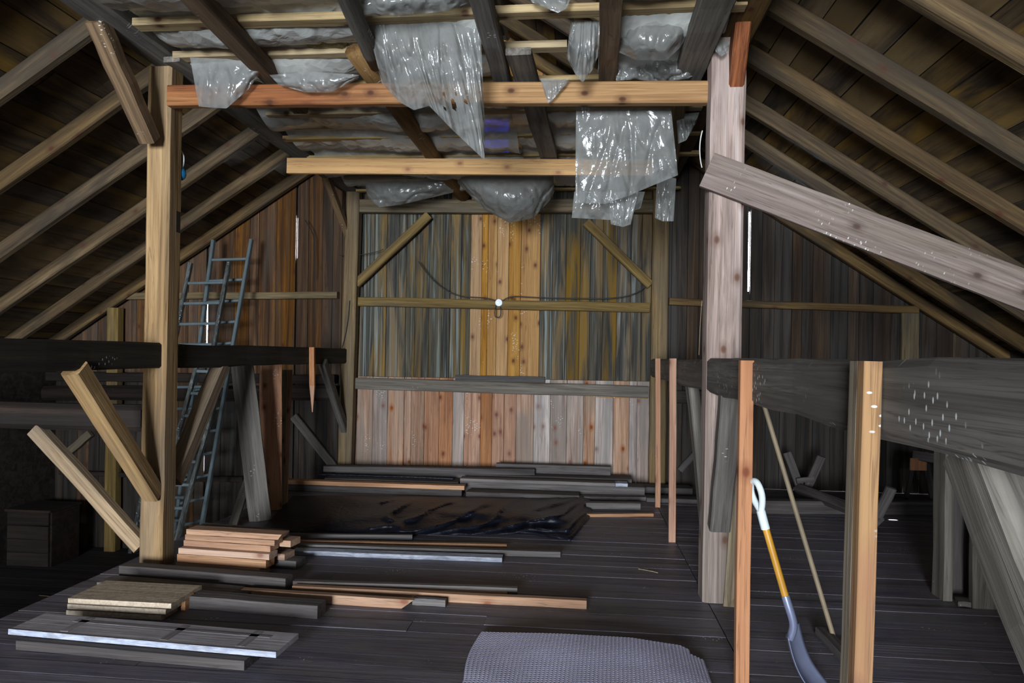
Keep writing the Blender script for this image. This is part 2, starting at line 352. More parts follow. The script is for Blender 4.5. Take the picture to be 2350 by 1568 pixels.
lowe = [Yp(750 + q / 2.178, 980, YB).x for q in (110, 150, 228, 302, 385, 420, 485, 560, 628, 685, 768, 825, 885, 945, 1033, 1115, 1198, 1282, 1340, 1430, 1510, 1550, 1640)]
for i, (a, b) in enumerate(zip(lowe, lowe[1:])):
    plankv(a, b, 0.0, ZG - .005, 'wall_lower_orange' if 9 <= i <= 12 or i == 7 or i == 6 else 'wall_lower', yo=rr.uniform(-.004, .003))
tier(XB, XR, ZG, None, .12, .22, ['wall_right_wood', 'wall_right_wood', 'wall_right_brown'])
tier(lowe[-1], XR, 0, ZG - .005, .12, .22, ['wall_right_wood'])
bm = bmesh.new()
xs = sorted([XL + .1 * i for i in range(125)] + [s[0] - s[3] / 2 for s in SLOTS] + [s[0] + s[3] / 2 for s in SLOTS])
for a, b in zip(xs, xs[1:]):
    mid = (a + b) / 2; sl = [s for s in SLOTS if abs(s[0] - mid) < s[3] / 2]
    zt = zs(mid) + .08
    if sl:
        zcuts = sorted(sl, key=lambda s: s[1]); z = ZLOW - .1
        for s in zcuts:
            box_mesh(a, b, YB + .05, YB + .07, z, s[1], bm); z = s[2]
        box_mesh(a, b, YB + .05, YB + .07, z, zt, bm)
    else: box_mesh(a, b, YB + .05, YB + .07, ZLOW - .1, zt, bm)
me = bpy.data.meshes.new('light_backing'); bmesh.ops.recalc_face_normals(bm, faces=bm.faces); bm.to_mesh(me); bm.free()
link('light_backing', me, 'sky_shell', wall_back)

w1 = struct('window_1')
for p_, q_ in (((WIN[0], WIN[2]), (WIN[1], WIN[2])), ((WIN[0], WIN[3]), (WIN[1], WIN[3])), ((WIN[0], WIN[2]), (WIN[0], WIN[3])), ((WIN[1], WIN[2]), (WIN[1], WIN[3])), ((WIN[0], (WIN[2] + WIN[3]) / 2), (WIN[1], (WIN[2] + WIN[3]) / 2))):
    bar('frame_bar', (p_[0], YB + .03, p_[1]), (q_[0], YB + .03, q_[1]), .04, .035, 'weathered', up=(0, -1, 0), parent=w1, n=2, wob=0)
gm, gnt, gb = nodes_of('window_glass'); gtr = gnt.nodes.new('ShaderNodeBsdfTransparent'); gtr.inputs[0].default_value = (.03, .034, .1, 1); ggl = gnt.nodes.new('ShaderNodeBsdfGlossy'); ggl.inputs['Roughness'].default_value = .05; gmx = gnt.nodes.new('ShaderNodeMixShader'); gmx.inputs[0].default_value = .06
gnt.links.new(gtr.outputs[0], gmx.inputs[1]); gnt.links.new(ggl.outputs[0], gmx.inputs[2]); gnt.links.new(gmx.outputs[0], gnt.nodes['Material Output'].inputs[0]); MATS['window_glass'] = gm
link('pane', box_mesh(WIN[0], WIN[1], YB + .028, YB + .032, WIN[2], WIN[3]), 'window_glass', w1)

# side and front walls (the front wall has the open barn door that lights the place)
for nm, xa, xb, z0 in (('wall_left', XL - .06, XL, ZLOW - .1), ('wall_right', XR, XR + .06, -.16)):
    w_ = link(nm, box_mesh(xa, xb, YF, YB + .07, z0, 1.78), 'wall_right_wood'); w_['kind'] = 'structure'
bm = bmesh.new(); D = DOOR
box_mesh(XL, D['x0'], YF - .06, YF, ZLOW, 1.78, bm); box_mesh(D['x1'], XR, YF - .06, YF, -.16, 1.78, bm)
box_mesh(D['x0'], D['x1'], YF - .06, YF, ZLOW, D['z0'] - .001, bm)
gp = lambda *pts: bm.faces.new([bm.verts.new((x, YF - .03, z)) for x, z in pts])
gp((XL, 1.78), (D['x0'], 1.78), (D['x0'], zs(D['x0']) + .05), (XL, zs(XL) + .05)); gp((D['x1'], 1.78), (XR, 1.78), (XR, zs(XR) + .05), (D['x1'], zs(D['x1']) + .05))
gp((D['x0'], D['z1']), (D['x1'], D['z1']), (D['x1'], zs(D['x1']) + .05), (RX, zs(RX) + .05), (D['x0'], zs(D['x0']) + .05))
me = bpy.data.meshes.new('wall_front'); bm.to_mesh(me); bm.free()
link('wall_front', me, 'wall_right_wood')['kind'] = 'structure'

# unseen board screens behind the camera, added to keep low light off side bays
for nm, xa, z0, z1, y1 in (('light_screen_right', 1.3, 0, 1.45, .6), ('light_screen_left', -3.5, ZLOW, .8, 2.2)):
    w_ = struct(nm); yy = YF
    while yy < y1:
        bar('plank', (xa, yy + .125, z0), (xa, yy + .125, z1), .24, .025, 'wall_right_wood', up=(1, 0, 0), parent=w_, n=2, wob=.001); yy += .25

# roof: sheathing boards along the barn, laid over the rafters
ceiling = struct('ceiling')
S0 = Zp(2043, 1193, 0); tt = 0
while (S0 + SUN_DIR * tt).z < zs((S0 + SUN_DIR * tt).x): tt += .002
HOLE = S0 + SUN_DIR * tt; HQ = (HOLE.x - RX) / RCOS
for sgn in (-1, 1):
    Ltot = ((XR - RX) if sgn > 0 else (RX - XL)) / RCOS + .25
    q = .02; sl = Vector((sgn * RCOS, 0, -math.sin(RA))); nrm = Vector((sgn * math.sin(RA), 0, RCOS))
    base = Vector((RX, 0, zs(RX)))
    while q < Ltot:
        wd = random.uniform(.17, .3); cuts = [1.5] + ([random.uniform(3.5, 8)] if random.random() < .5 else []) + [YB + .04]; knot_gap = sgn > 0 and q <= HQ < q + wd
        segs = list(zip(cuts, cuts[1:])) if not knot_gap else [(1.5, HOLE.y - .04), (HOLE.y + .04, YB + .04)]
        for a, b in segs:
            c = base + sl * (q + wd / 2) + nrm * (.012 + random.uniform(0, .006))
            bar('plank', (c.x, a + .002, c.z), (c.x, b - .002, c.z), wd - random.uniform(.004, .012), .022, 'sheathing', up=nrm, parent=ceiling, n=2, ch=.08, wob=.002)
        q += wd
    bm = bmesh.new(); at = lambda d_, y_, up_: base + sl * d_ + nrm * (.035 + up_) + Vector((0, y_, 0))
    E0, E1, Y0, Y1 = -.05, Ltot + .3, YF - .06, YB + .12; hq, hy = HQ + .035, HOLE.y - .006
    rects = [(E0, E1, Y0, Y1)] if sgn < 0 else [(E0, hq - .05, Y0, Y1), (hq + .05, E1, Y0, Y1), (hq - .05, hq + .05, Y0, hy - .016), (hq - .05, hq + .05, hy + .016, Y1)]
    for d0, d1, y0, y1 in rects:
        vv = [bm.verts.new(at(d_, y_, up_)) for up_ in (0, .01) for d_, y_ in ((d0, y0), (d1, y0), (d1, y1), (d0, y1))]
        for f in ((0, 1, 2, 3), (7, 6, 5, 4), (0, 4, 5, 1), (1, 5, 6, 2), (2, 6, 7, 3), (3, 7, 4, 0)): bm.faces.new([vv[i] for i in f])
    me = bpy.data.meshes.new('roof_covering'); bmesh.ops.recalc_face_normals(bm, faces=bm.faces); bm.to_mesh(me); bm.free()
    link('roof_covering', me, 'sky_shell', ceiling)

# ------------------------------------------------------------ rafters
ORD = ['first', 'second', 'third', 'fourth', 'fifth', 'sixth', 'seventh', 'eighth']
def rafter(sgn, Y, label, grp):
    xe = XR - .02 if sgn > 0 else XL + .02
    wv, hv = random.uniform(.075, .095), RAFT_H
    nrm = Vector((sgn * math.sin(RA), 0, RCOS))
    a = Vector((RX + sgn * .03, Y, zu(RX + sgn * .03))) + nrm * hv / 2; b = Vector((xe, Y, zu(xe))) + nrm * hv / 2
    bar('rafter', a, b, wv, hv, 'rafter_wood', up=nrm, label=label, cat='rafter', group=grp, n=9, wob=.006, ch=.12)
LY = [8.93, 8.2, 7.38, 6.53, 5.69, 4.86, 4.03]; RY = [8.96, 8.3, 7.5, 6.78, 5.95, 5.15, 4.29, 3.45]
for i, Y in enumerate(LY): rafter(-1, Y, 'sloping roof rafter on the left slope, %s from the far gable wall' % ORD[i], 'rafters of the left slope')
for i, Y in enumerate(RY): rafter(1, Y, 'sloping roof rafter on the right slope, %s from the far gable wall' % ORD[i], 'rafters of the right slope')

# ------------------------------------------------------------ timber frame
PZ = 3.74
lp0 = Yp(339, 1302, 5.01); lp0 = Vector((-3.17, 5.01, 0)); lp1 = Vector((Yp(365, 170, 4.92).x + .0, 5.01, PZ))
post = empty('timber_post', lp0); tag(post, 'tall square honey-brown post on the left, beside the stack of sawn boards', 'post', 'main posts of the nave')
bar('shaft', lp0, lp1, .185, .18, 'post_wood', up=(0, -1, 0), parent=post, n=12, wob=.003)
link('mortise', box_mesh(-3.0735, -3.062, 5.02, 5.075, 2.52, 2.68), 'black_cable', post)
rp0 = Vector((.945, 4.81, 0)); rp1 = Vector((.955, 4.81, PZ))
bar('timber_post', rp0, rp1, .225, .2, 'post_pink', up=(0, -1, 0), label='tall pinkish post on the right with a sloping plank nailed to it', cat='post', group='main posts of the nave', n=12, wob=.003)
bl = Vector((-3.04, 8.92, 0)); bar('timber_post', bl, bl + Vector((.06, 0, PZ)), .18, .16, 'post_far', up=(0, -1, 0), label='square post against the far wall behind the left dark beam', cat='post', group='posts at the far wall', n=10, wob=.003)
br = Vector((.99, 8.92, 0)); bar('timber_post', br, br + Vector((.0, 0, PZ)), .2, .16, 'post_far', up=(0, -1, 0), label='square post against the far wall left of the pinkish post', cat='post', group='posts at the far wall', n=10, wob=.003)
lb = Vector((-6.3, 8.93, ZLOW)); bar('timber_post', lb, Vector((-6.3, 8.93, zu(-6.3) - .02)), .16, .14, 'girt_wood', up=(0, -1, 0), label='dim square post at the far wall in the low left bay', cat='post', n=6)
rb = Yp(2088, 770, 8.97); bar('wall_stud', (rb.x, 8.975, 1.45), (rb.x, 8.975, 2.28), .2, .05, 'girt_wood', up=(0, -1, 0), label='short pale upright board under the far right wall girt', cat='stud', n=4)

# longitudinal beams
a = Xp(0, 763, -3.1); 
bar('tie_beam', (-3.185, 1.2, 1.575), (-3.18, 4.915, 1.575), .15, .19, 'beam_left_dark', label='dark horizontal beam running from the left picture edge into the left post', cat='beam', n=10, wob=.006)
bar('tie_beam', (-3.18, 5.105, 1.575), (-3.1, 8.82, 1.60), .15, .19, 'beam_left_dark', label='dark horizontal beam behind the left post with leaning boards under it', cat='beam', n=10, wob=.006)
bar('tie_beam', (.955, .3, 1.498), (.952, 4.705, 1.5), .225, .225, 'beam_dark', label='massive dark beam with white bird droppings running out at right', cat='beam', n=12, wob=.006)
bar('tie_beam', (.96, 4.92, 1.5), (.985, 8.83, 1.5), .2, .22, 'beam_dark', label='dark beam end behind the pinkish post at eye level', cat='beam', n=10, wob=.005)
# purlin plates
bar('purlin_plate', (-3.1, 2.2, PZ + .11), (-3.08, 5.35, PZ + .11), .24, .22, 'gray_joist', label='grey-brown purlin beam resting on the left post, near half', cat='beam', n=8, wob=.006)
bar('purlin_plate', (-3.07, 5.36, PZ + .10), (-3.03, 8.98, PZ + .11), .22, .2, 'gray_joist', label='grey purlin beam above left, far half reaching the gable wall', cat='beam', n=8, wob=.006)
bar('purlin_plate', (1.0, 2.2, PZ + .11), (1.0, 8.98, PZ + .11), .24, .22, 'rafter_wood', label='purlin beam resting on the pinkish right post', cat='beam', n=12, wob=.006)
for xx, nm in ((-3.1, 'left'), (1.0, 'right')):
    bar('purlin_plate', (xx, 2.2, PZ + .352), (xx, 8.98, PZ + .352), .2, .25, 'rafter_wood', label='upper %s purlin carrying the rafters above the lower purlin' % nm, cat='beam', n=8)
e0 = Yp(404, 163, 4.75)
bar('bolster_board', (-2.95, 4.75, PZ - .024), (-2.9, 5.33, PZ - .024), .13, .04, 'weathered', label='short grey board with pale end under the left purlin at the post head', cat='board', n=3)

# cross beams
c0 = Yp(420, 222, 4.9); c1 = Yp(1612, 221, 4.9)
bar('cross_beam', Vector((lp1.x + .1, 4.9, 3.50)), Vector((.845, 4.9, 3.445)), .08, .15, 'red_pine', label='reddish pine cross beam spanning between the two main posts', cat='beam', n=12, wob=.004)
c0 = Yp(660, 381, 6.95); c1 = Yp(1500, 386, 6.95)
bar('cross_beam', c0, c1, .045, .158, 'fresh_pine', label='fresh yellow planed beam hanging under the joists', cat='beam', n=8, wob=.001, ch=.04)
bar('wall_plate', (-2.93, 8.93, 3.56), (.9, 8.93, 3.54), .12, .17, 'girt_wood', label='weathered top beam along the far wall below the ceiling', cat='beam', n=10, wob=.005)
# braces of the posts
def xbar(px0, py0, px1, py1, X, w, h, mat, label, up=(1, 0, 0), cat='brace', **k):
    return bar('brace', Xp(px0, py0, X), Xp(px1, py1, X), w, h, mat, up=up, label=label, cat=cat, **k)
def ybar(px0, py0, px1, py1, Y, w, h, mat, label, cat='brace', name='brace', **k):
    return bar(name, Yp(px0, py0, Y), Yp(px1, py1, Y), w, h, mat, up=(0, -1, 0), label=label, cat=cat, **k)
xbar(222, 45, 343, 322, -3.15, .12, .12, 'brown_joist', 'brown diagonal brace from the left post head up to the purlin', n=6)
xbar(170, 845, 352, 1135, -3.15, .13, .12, 'post_wood', 'diagonal brace under the left dark beam, meeting the left post from the near side', n=6)
xbar(507, 838, 396, 1105, -3.15, .13, .12, 'post_wood', 'pale diagonal brace under the left dark beam in front of the ladders', n=6)
xbar(1712, -20, 1668, 338, 1.0, .13, .1, 'rough_red', 'rough-sawn reddish brace on the pinkish post head', n=6)
xbar(1678, 900, 1650, 1212, .92, .1, .13, 'beam_dark', 'dark brown brace board on the front of the pinkish post', n=6)
xbar(1588, 880, 1626, 1235, .95, .13, .09, 'weathered', 'pale grey brace behind the pinkish post below the beam', n=6)
xbar(2272, 1030, 2560, 1700, 1.0, .16, .17, 'weathered', 'thick diagonal brace under the massive beam at the right picture edge', n=6)
xbar(748, 405, 799, 540, -3.08, .1, .08, 'brown_joist', 'brown brace from the far left post up to the purlin', n=5)
xbar(740, 832, 796, 1000, -3.05, .12, .08, 'beam_dark', 'dark brown brace below the left beam end at the far post', n=5)
ybar(675, 955, 768, 1072, 9.0, .11, .06, 'weathered', 'grey diagonal brace low on the far wall beside the leaning boards', n=4)
ybar(818, 652, 985, 494, 8.92, .115, .06, 'girt_wood', 'diagonal brace high on the far wall, left of the junction box', n=5)
ybar(1345, 510, 1492, 655, 8.92, .115, .06, 'girt_wood', 'diagonal brace high on the far wall, right of the junction box', n=5)
ybar(1560, 1080, 1612, 1022, 9.01, .08, .05, 'lumber_dark', 'dim diagonal brace at the far wall behind the thin studs', n=4)
# transverse timbers in the low left bay
bar('log_beam', (XL + .01, 5.02, Yp(150, 958, 5.02).z), (-3.27, 5.02, Yp(300, 958, 5.02).z), .16, .2, 'log_wood', label='dark reddish log beam joining the left post from the picture edge', cat='beam', n=8, wob=.01, ch=.25)
bar('log_beam', (XL + .01, 8.85, Yp(300, 906, 8.85).z), Yp(770, 902, 8.85), .16, .2, 'log_wood', label='dim horizontal log on the far wall of the left bay behind the ladders', cat='beam', n=8, wob=.008, ch=.25)
bar('log_beam', (XL + .01, 8.9, Yp(300, 868, 8.9).z), Yp(770, 871, 8.9), .1, .12, 'log_wood', label='upper dark rail on the far wall just under the left beam', cat='beam', n=8, wob=.006)
ybar(84, 985, 326, 1255, 5.0, .11, .1, 'post_wood', 'long diagonal brace from the left log beam down to the post foot', n=6)
ybar(150, 1045, 208, 994, 9.0, .1, .06, 'girt_wood', 'small dim brace on the far wall of the left bay', n=4)
# girts on the far wall
def girt(px0, py0, px1, py1, h, mat, label, Y=8.98, d=.1): bar('wall_girt', Yp(px0, py0, Y), Yp(px1, py1, Y), d, h, mat, label=label, cat='rail', n=8, wob=.004)
girt(818, 692, 1490, 707, .12, 'girt_wood', 'horizontal wall rail carrying the white junction box')
girt(285, 680, 776, 678, .09, 'girt_wood', 'horizontal wall rail behind the ladders in the left bay')
girt(1535, 692, 2105, 712, .09, 'rafter_wood', 'dim horizontal wall rail in the right bay below the bright slit')
girt(818, 880, 1487, 900, .15, 'weathered', 'thick grey wall rail above the pinkish lower boards')
girt(1045, 868, 1250, 872, .08, 'lumber_dark', 'dark short board on top of the thick grey wall rail', Y=8.985, d=.03)
girt(1352, 906, 1484, 911, .05, 'wall_fresh', 'short yellowish batten under the right end of the grey rail', Y=8.99, d=.05)
girt(140, 1084, 312, 1090, .06, 'log_wood', 'dim low rail on the far wall left of the left post')
girt(405, 1098, 560, 1100, .07, 'log_wood', 'dim low rail on the far wall behind the ladder feet')
girt(1535, 910, 2200, 932, .16, 'wall_right_wood', 'dark wide rail on the far right wall below the beam')

# sloping plank on the right post, drips of paint on it
sp0, sp1 = Yp(1622, 390, 4.685), Yp(2440, 700, 4.45)
bar('sloping_plank', sp0, sp1, .235, .035, 'plank_pink', up=(0, -1, 0), label='wide plank with white drips nailed to the pinkish post, sloping down right', cat='plank', n=8, wob=.002, ch=.05)

# ceiling joists
JZ = 3.60
def joist(px0, py0, px1, py1, w, h, mat, label, z=JZ, **k):
    a, b = Zp(px0, py0, z), Zp(px1, py1, z); a.z += h / 2; b.z += h / 2
    return bar('ceiling_joist', a, b, w, h, mat, label=label, cat='joist', group='ceiling joists', **k)
joist(415, -20, 690, 262, .13, .11, 'brown_joist', 'brown ceiling joist left, passing over the reddish cross beam')
joist(770, -40, 862, 165, .12, .11, 'gray_joist', 'grey speckled ceiling joist left of the big hanging film', round_=True)
joist(818, 140, 1062, 462, .17, .12, 'brown_joist', 'round brown ceiling pole ending behind the big hanging film', round_=True, n=8)
joist(1088, -40, 1158, 215, .12, .11, 'gray_joist', 'dark mottled ceiling joist right of the big hanging film')
joist(1190, 125, 1268, 395, .17, .05, 'weathered', 'flat grey ceiling board with a chipped near end')
joist(1405, -30, 1394, 205, .13, .05, 'brown_joist', 'brown flat ceiling joist between the hanging bags of film')
joist(1668, -40, 1560, 230, .2, .08, 'gray_joist', 'wide grey ceiling joist close to the pinkish post')
joist(1558, 235, 1532, 470, .12, .09, 'brown_joist', 'brown ceiling joist behind the long clear film')
# strips across the joists
def strip(px0, px1, py, label, z=3.722, mat='strip_wood', w=.085, h=.04, py1=None):
    a = Zp(px0, py, z); b = Zp(px1, py1 if py1 is not None else py, z); yy = (a.y + b.y) / 2
    a.y = b.y = yy; a.z = b.z = z + h / 2
    bar('ceiling_strip', a, b, w, h, mat, label=label, cat='strip', group='strips across the ceiling joists', n=6, wob=.003)
strip(285, 1700, 44, 'pale ceiling strip nearest to the camera, running to the post head', w=.1, h=.05)
strip(385, 1302, 124, 'pale ceiling strip just in front of the reddish cross beam', py1=128, w=.09, h=.05)
strip(430, 1600, 196, 'pale ceiling strip right above the reddish cross beam', py1=194)
strip(600, 1605, 258, 'pale ceiling strip just behind the reddish cross beam', py1=262)
strip(640, 1605, 314, 'pale ceiling strip midway between cross beam and yellow beam', py1=318)
strip(700, 1600, 362, 'pale ceiling strip directly over the yellow beam')
strip(790, 1010, 410, 'thin pale ceiling strip behind the yellow beam', h=.03)
strip(815, 1560, 438, 'pale ceiling strip close to the far wall', h=.03)

# ------------------------------------------------------------ ceiling film and hanging film
def wr(u, v, seed, k=7.0):
    n = noise.noise((u * k + seed * 3.1 + v * .5, v * .9, seed)); n2 = noise.noise((u * k * 2.1 - v * .6, v * 1.4 + seed, seed * 1.7)); n3 = noise.noise((u * k * .5, v * 1.2, seed * 2.3))
    return max(0, 1 - abs(n) * 5) ** 1.5 * .8 + max(0, 1 - abs(n2) * 6) ** 1.5 * .5 + n3 * .9 - .3
def poly_at(pts, u):
    if len(pts) == 1: return pts[0]
    L = [0]
    for a, b in zip(pts, pts[1:]): L.append(L[-1] + math.hypot(b[0] - a[0], b[1] - a[1]) + 1e-6)
    s = u * L[-1]
    for i in range(len(pts) - 1):
        if s <= L[i + 1] + 1e-9:
            t = (s - L[i]) / (L[i + 1] - L[i]); return (pts[i][0] + (pts[i + 1][0] - pts[i][0]) * t, pts[i][1] + (pts[i + 1][1] - pts[i][1]) * t)
    return pts[-1]
def hang(top, bot, Yt, Yb, label, mat='clear_film', nu=48, nv=36, amp=.03, bulge=.08, k=7., holes=(), name='plastic_film', twist=0, cat='plastic film'):
    SEED[0] += 1; sd = SEED[0] * .37
    V = []; Fc = []
    for j in range(nv + 1):
        v = j / nv
        for i in range(nu + 1):
            u = i / nu; T = poly_at(top, u); B = poly_at(bot, u)
            vv = v
            px = T[0] + (B[0] - T[0]) * vv; py = T[1] + (B[1] - T[1]) * vv
            Y = Yt + (Yb - Yt) * v - bulge * math.sin(math.pi * u) ** .7 * math.sin(math.pi * min(1, v * .85 + .02)) + amp * wr(u + twist * v, v, sd, k) * min(1, .25 + v * 1.3)
            V.append(Yp(px, py, Y))
    for j in range(nv):
        for i in range(nu):
            u, v = (i + .5) / nu, (j + .5) / nv
            if any(((u - a) / c) ** 2 + ((v - b) / d) ** 2 + .5 * noise.noise((u * 40, v * 40, 1)) < 1 for a, b, c, d in holes): continue
            q = j * (nu + 1) + i; Fc.append((q, q + 1, q + nu + 2, q + nu + 1))
    o = mesh_obj(name, V, Fc, mat, recalc=False); return tag(o, label, cat, 'films hanging from the ceiling')
def ceil_sheet(x0, x1, ya, yb, label, lines, sag=.12, z=3.785, mat='ceiling_film', nu=60, nv=70, amp=.03):
    SEED[0] += 1; sd = SEED[0] * .53; V = []; Fc = []
    for j in range(nv + 1):
        Y = ya + (yb - ya) * j / nv
        below = [l for l in lines if l <= Y]; above = [l for l in lines if l > Y]
        for i in range(nu + 1):
            X = x0 + (x1 - x0) * i / nu
            if below and above: t = (Y - below[-1]) / (above[0] - below[-1]); s = math.sin(math.pi * t)
            else: s = .3
            pb = .45 + .9 * max(0, .5 + noise.noise((X * 1.1, round(below[-1], 1) * 3 if below else 0, sd)))
            zz = z - sag * s * pb + amp * (s * .85 + .15) * wr(i / nu, j / nv * 3, sd, 9)
            zz = max(zz, z - .3) if s > .3 else max(zz, z - .01)
            V.append((X, Y, zz))
    for j in range(nv):
        for i in range(nu):
            q = j * (nu + 1) + i; Fc.append((q, q + 1, q + nu + 2, q + nu + 1))
    o = mesh_obj('plastic_film', V, Fc, mat, recalc=False); return tag(o, label, 'plastic film', 'films over the ceiling strips')
LINES = [3.3, 4.25, 4.74, 5.28, 5.88, 6.5, 7.2, 8.06, 8.6]
ceil_sheet(-2.88, -.62, 3.0, 8.8, 'grey sagging film over the ceiling strips on the left', LINES, nv=110)
ceil_sheet(-.62, .85, 5.35, 8.8, 'grey sagging film over the ceiling strips behind the cross beam', LINES[3:], nv=70)
ceil_sheet(.1, .88, 3.1, 5.3, 'grey film over the ceiling strips beside the pinkish post', LINES[:4], nv=40, nu=30)

hang([(842, 52), (930, 50), (1000, 50), (1102, 48)], [(876, 190), (915, 233), (950, 253), (985, 243), (1040, 300), (1112, 368), (1113, 300)], 4.36, 4.62, 'large shiny film hanging in front of the cross beam with torn holes', nu=90, nv=60, amp=.05, bulge=.1, k=8, holes=((.62, .72, .022, .05), (.55, .68, .012, .03), (.66, .6, .01, .015), (.74, .62, .014, .02), (.52, .83, .012, .02)))
hang([(1322, 246), (1400, 248), (1480, 246), (1540, 248)], [(1320, 466), (1390, 468), (1440, 450), (1500, 425), (1556, 402)], 5.15, 5.3, 'long clear film hanging below the cross beam near the pinkish post', nu=70, nv=60, amp=.03, bulge=.06, k=4)
hang([(1318, 440), (1480, 440)], [(1312, 500), (1400, 505), (1470, 478)], 5.6, 5.7, 'thin lower edge of clear film under the long hanging film', nu=40, nv=20, amp=.03, bulge=.03)
hang([(1395, 455), (1465, 440)], [(1402, 515), (1430, 521), (1448, 515)], 5.5, 5.55, 'small folded tip of film below the long hanging film', nu=24, nv=20, amp=.03, bulge=.03)
hang([(1508, 400), (1552, 410)], [(1503, 500), (1520, 508), (1546, 508)], 6.4, 6.4, 'narrow strip of film dangling beside the far right post', nu=24, nv=30, amp=.04, bulge=.03, k=3)
hang([(1048, 402), (1120, 400), (1270, 398)], [(1050, 420), (1110, 480), (1170, 512), (1225, 500), (1262, 460), (1272, 440)], 7.6, 7.9, 'big sagging bag of film behind the yellow beam', mat='grey_film', nu=60, nv=40, amp=.05, bulge=.28, k=5)
hang([(838, 420), (930, 418), (1045, 412)], [(842, 450), (870, 476), (920, 470), (1040, 442)], 8.1, 8.3, 'grey drooping film at the far left end of the ceiling', mat='grey_film', nu=50, nv=26, amp=.04, bulge=.12, k=5)
hang([(1240, 180), (1308, 182)], [(1250, 215), (1258, 237), (1266, 232), (1306, 186)], 4.78, 4.8, 'small triangular scrap of film over the cross beam', nu=24, nv=20, amp=.02, bulge=.02, k=3)
hang([(436, 132), (520, 135), (612, 150)], [(456, 244), (480, 247), (520, 249), (570, 205), (600, 165)], 4.72, 4.8, 'grey film corner draped over the left end of the cross beam', nu=40, nv=36, amp=.03, bulge=.06, k=4)
hang([(618, 172), (720, 165), (824, 172)], [(640, 195), (700, 212), (760, 212), (822, 180)], 4.72, 4.79, 'narrow drooping film over the cross beam left of the pole', nu=50, nv=20, amp=.03, bulge=.05, k=5)
hang([(785, -40), (940, -40), (1075, -40)], [(795, 5), (830, 36), (920, 38), (1030, 25), (1072, 8)], 4.1, 4.15, 'puffy film bag with insulation at the top above the big film', nu=60, nv=30, amp=.04, bulge=.15, k=5)
hang([(1200, -40), (1310, -40)], [(1220, 5), (1280, 30), (1300, 20), (1312, -10)], 4.15, 4.15, 'folded scrap of film at the top edge over a ceiling strip', nu=24, nv=20, amp=.03, bulge=.05, k=4)
hang([(1310, 45), (1382, 48)], [(1300, 130), (1320, 170), (1337, 190), (1360, 160), (1380, 110)], 4.45, 4.6, 'pointed hanging bag of film beside the brown flat joist', nu=40, nv=36, amp=.05, bulge=.1, k=4)
hang([(1418, 42), (1500, 42), (1594, 40)], [(1420, 120), (1460, 138), (1530, 139), (1560, 110), (1592, 60)], 4.45, 4.6, 'rounded sagging film between two joists near the pinkish post', mat='grey_film', nu=50, nv=36, amp=.025, bulge=.15, k=4)
hang([(1412, 120), (1500, 125), (1618, 130)], [(1414, 186), (1460, 182), (1520, 190), (1580, 180), (1616, 160)], 4.95, 5.0, 'crumpled grey film above the right end of the cross beam', mat='grey_film', nu=50, nv=30, amp=.06, bulge=.08, k=8)
hang([(1552, 262), (1605, 258)], [(1556, 330), (1575, 322), (1598, 280)], 5.9, 5.9, 'small crumpled film beside the pinkish post below the cross beam', mat='grey_film', nu=24, nv=24, amp=.05, bulge=.05, k=5)
hang([(1640, 92), (1675, 95)], [(1642, 118), (1655, 130), (1668, 122)], 4.62, 4.62, 'tiny scrap of film stuck to the pinkish post head', nu=16, nv=12, amp=.02, bulge=.02, k=3)

# insulation above the film
def batt(px0, py0, px1, py1, z, t, label):
    a = Zp(px0, py0, z); b = Zp(px1, py1, z); c = (a + b) / 2; ex, ey = abs(b.x - a.x) / 2, abs(b.y - a.y) / 2
    bm = bmesh.new(); bmesh.ops.create_icosphere(bm, subdivisions=4, radius=1)
    SEED[0] += 1
    for v in bm.verts:
        n = 1 + .22 * noise.noise(v.co * 2.5 + Vector((SEED[0], 0, 0))) + .1 * noise.noise(v.co * 7)
        sq = lambda q: math.copysign(abs(q) ** .6, q)
        v.co = Vector((sq(v.co.x) * ex * n, sq(v.co.y) * ey * n, sq(v.co.z) * t * n))
    me = bpy.data.meshes.new('insulation'); bm.to_mesh(me); bm.free()
    o = link('insulation_batt', me, 'insulation', None, Matrix.Translation((c.x, c.y, z + t)), True); tag(o, label, 'insulation', 'insulation above the film')
batt(660, 65, 810, 130, 3.745, .06, 'yellowish insulation lump lying in the film left of the big film')
batt(800, -30, 1000, 20, 3.72, .07, 'yellowish insulation lump in the puffy film bag at the top')
batt(560, 275, 800, 300, 3.76, .05, 'insulation lump above the grey film left of the brown pole')

# ------------------------------------------------------------ studs and sticks
def stud(px_b, py_b, px_t, py_t, wy, wx, mat, label, X=None, name='wall_stud'):
    b = Zp(px_b, py_b, 0)
    t = Yp(px_t, py_t, b.y)
    return bar(name, b + Vector((0, wy / 2, 0)), t + Vector((0, wy / 2, 0)), wx, wy, mat, up=(0, -1, 0), label=label, cat='stud', n=6, wob=.002, ch=.06)
stud(1510, 1165, 1510, 823, .05, .055, 'stud_pine', 'thin upright pine stud farthest from the camera, left of the pinkish post')
stud(1543, 1245, 1545, 823, .05, .06, 'stud_pine', 'thin upright pine stud just left of the pinkish post')
b = Vector((.81, 3.5, 0)); bar('wall_stud', b, Vector((.815, 3.52, 1.605)), .065, .05, 'stud_pine', up=(0, -1, 0), label='upright orange pine stud left of the shovel', cat='stud', n=6, wob=.002, ch=.06)
bar('wall_stud', (.803, 3.525, 0), (.808, 3.545, 1.6), .055, .03, 'stud_grey', up=(0, -1, 0), label='dark thin batten behind the orange stud', cat='stud', n=4, ch=.06) if False else None
xs_ = .82; Yn = 2.02
bar('wall_stud', (.785, Yn + .02, 0), (.81, Yn + .02, 1.606), .05, .045, 'stud_yellow', up=(0, -1, 0), label='thick upright yellow stud in the right foreground', cat='stud', n=8, wob=.001, ch=.05)
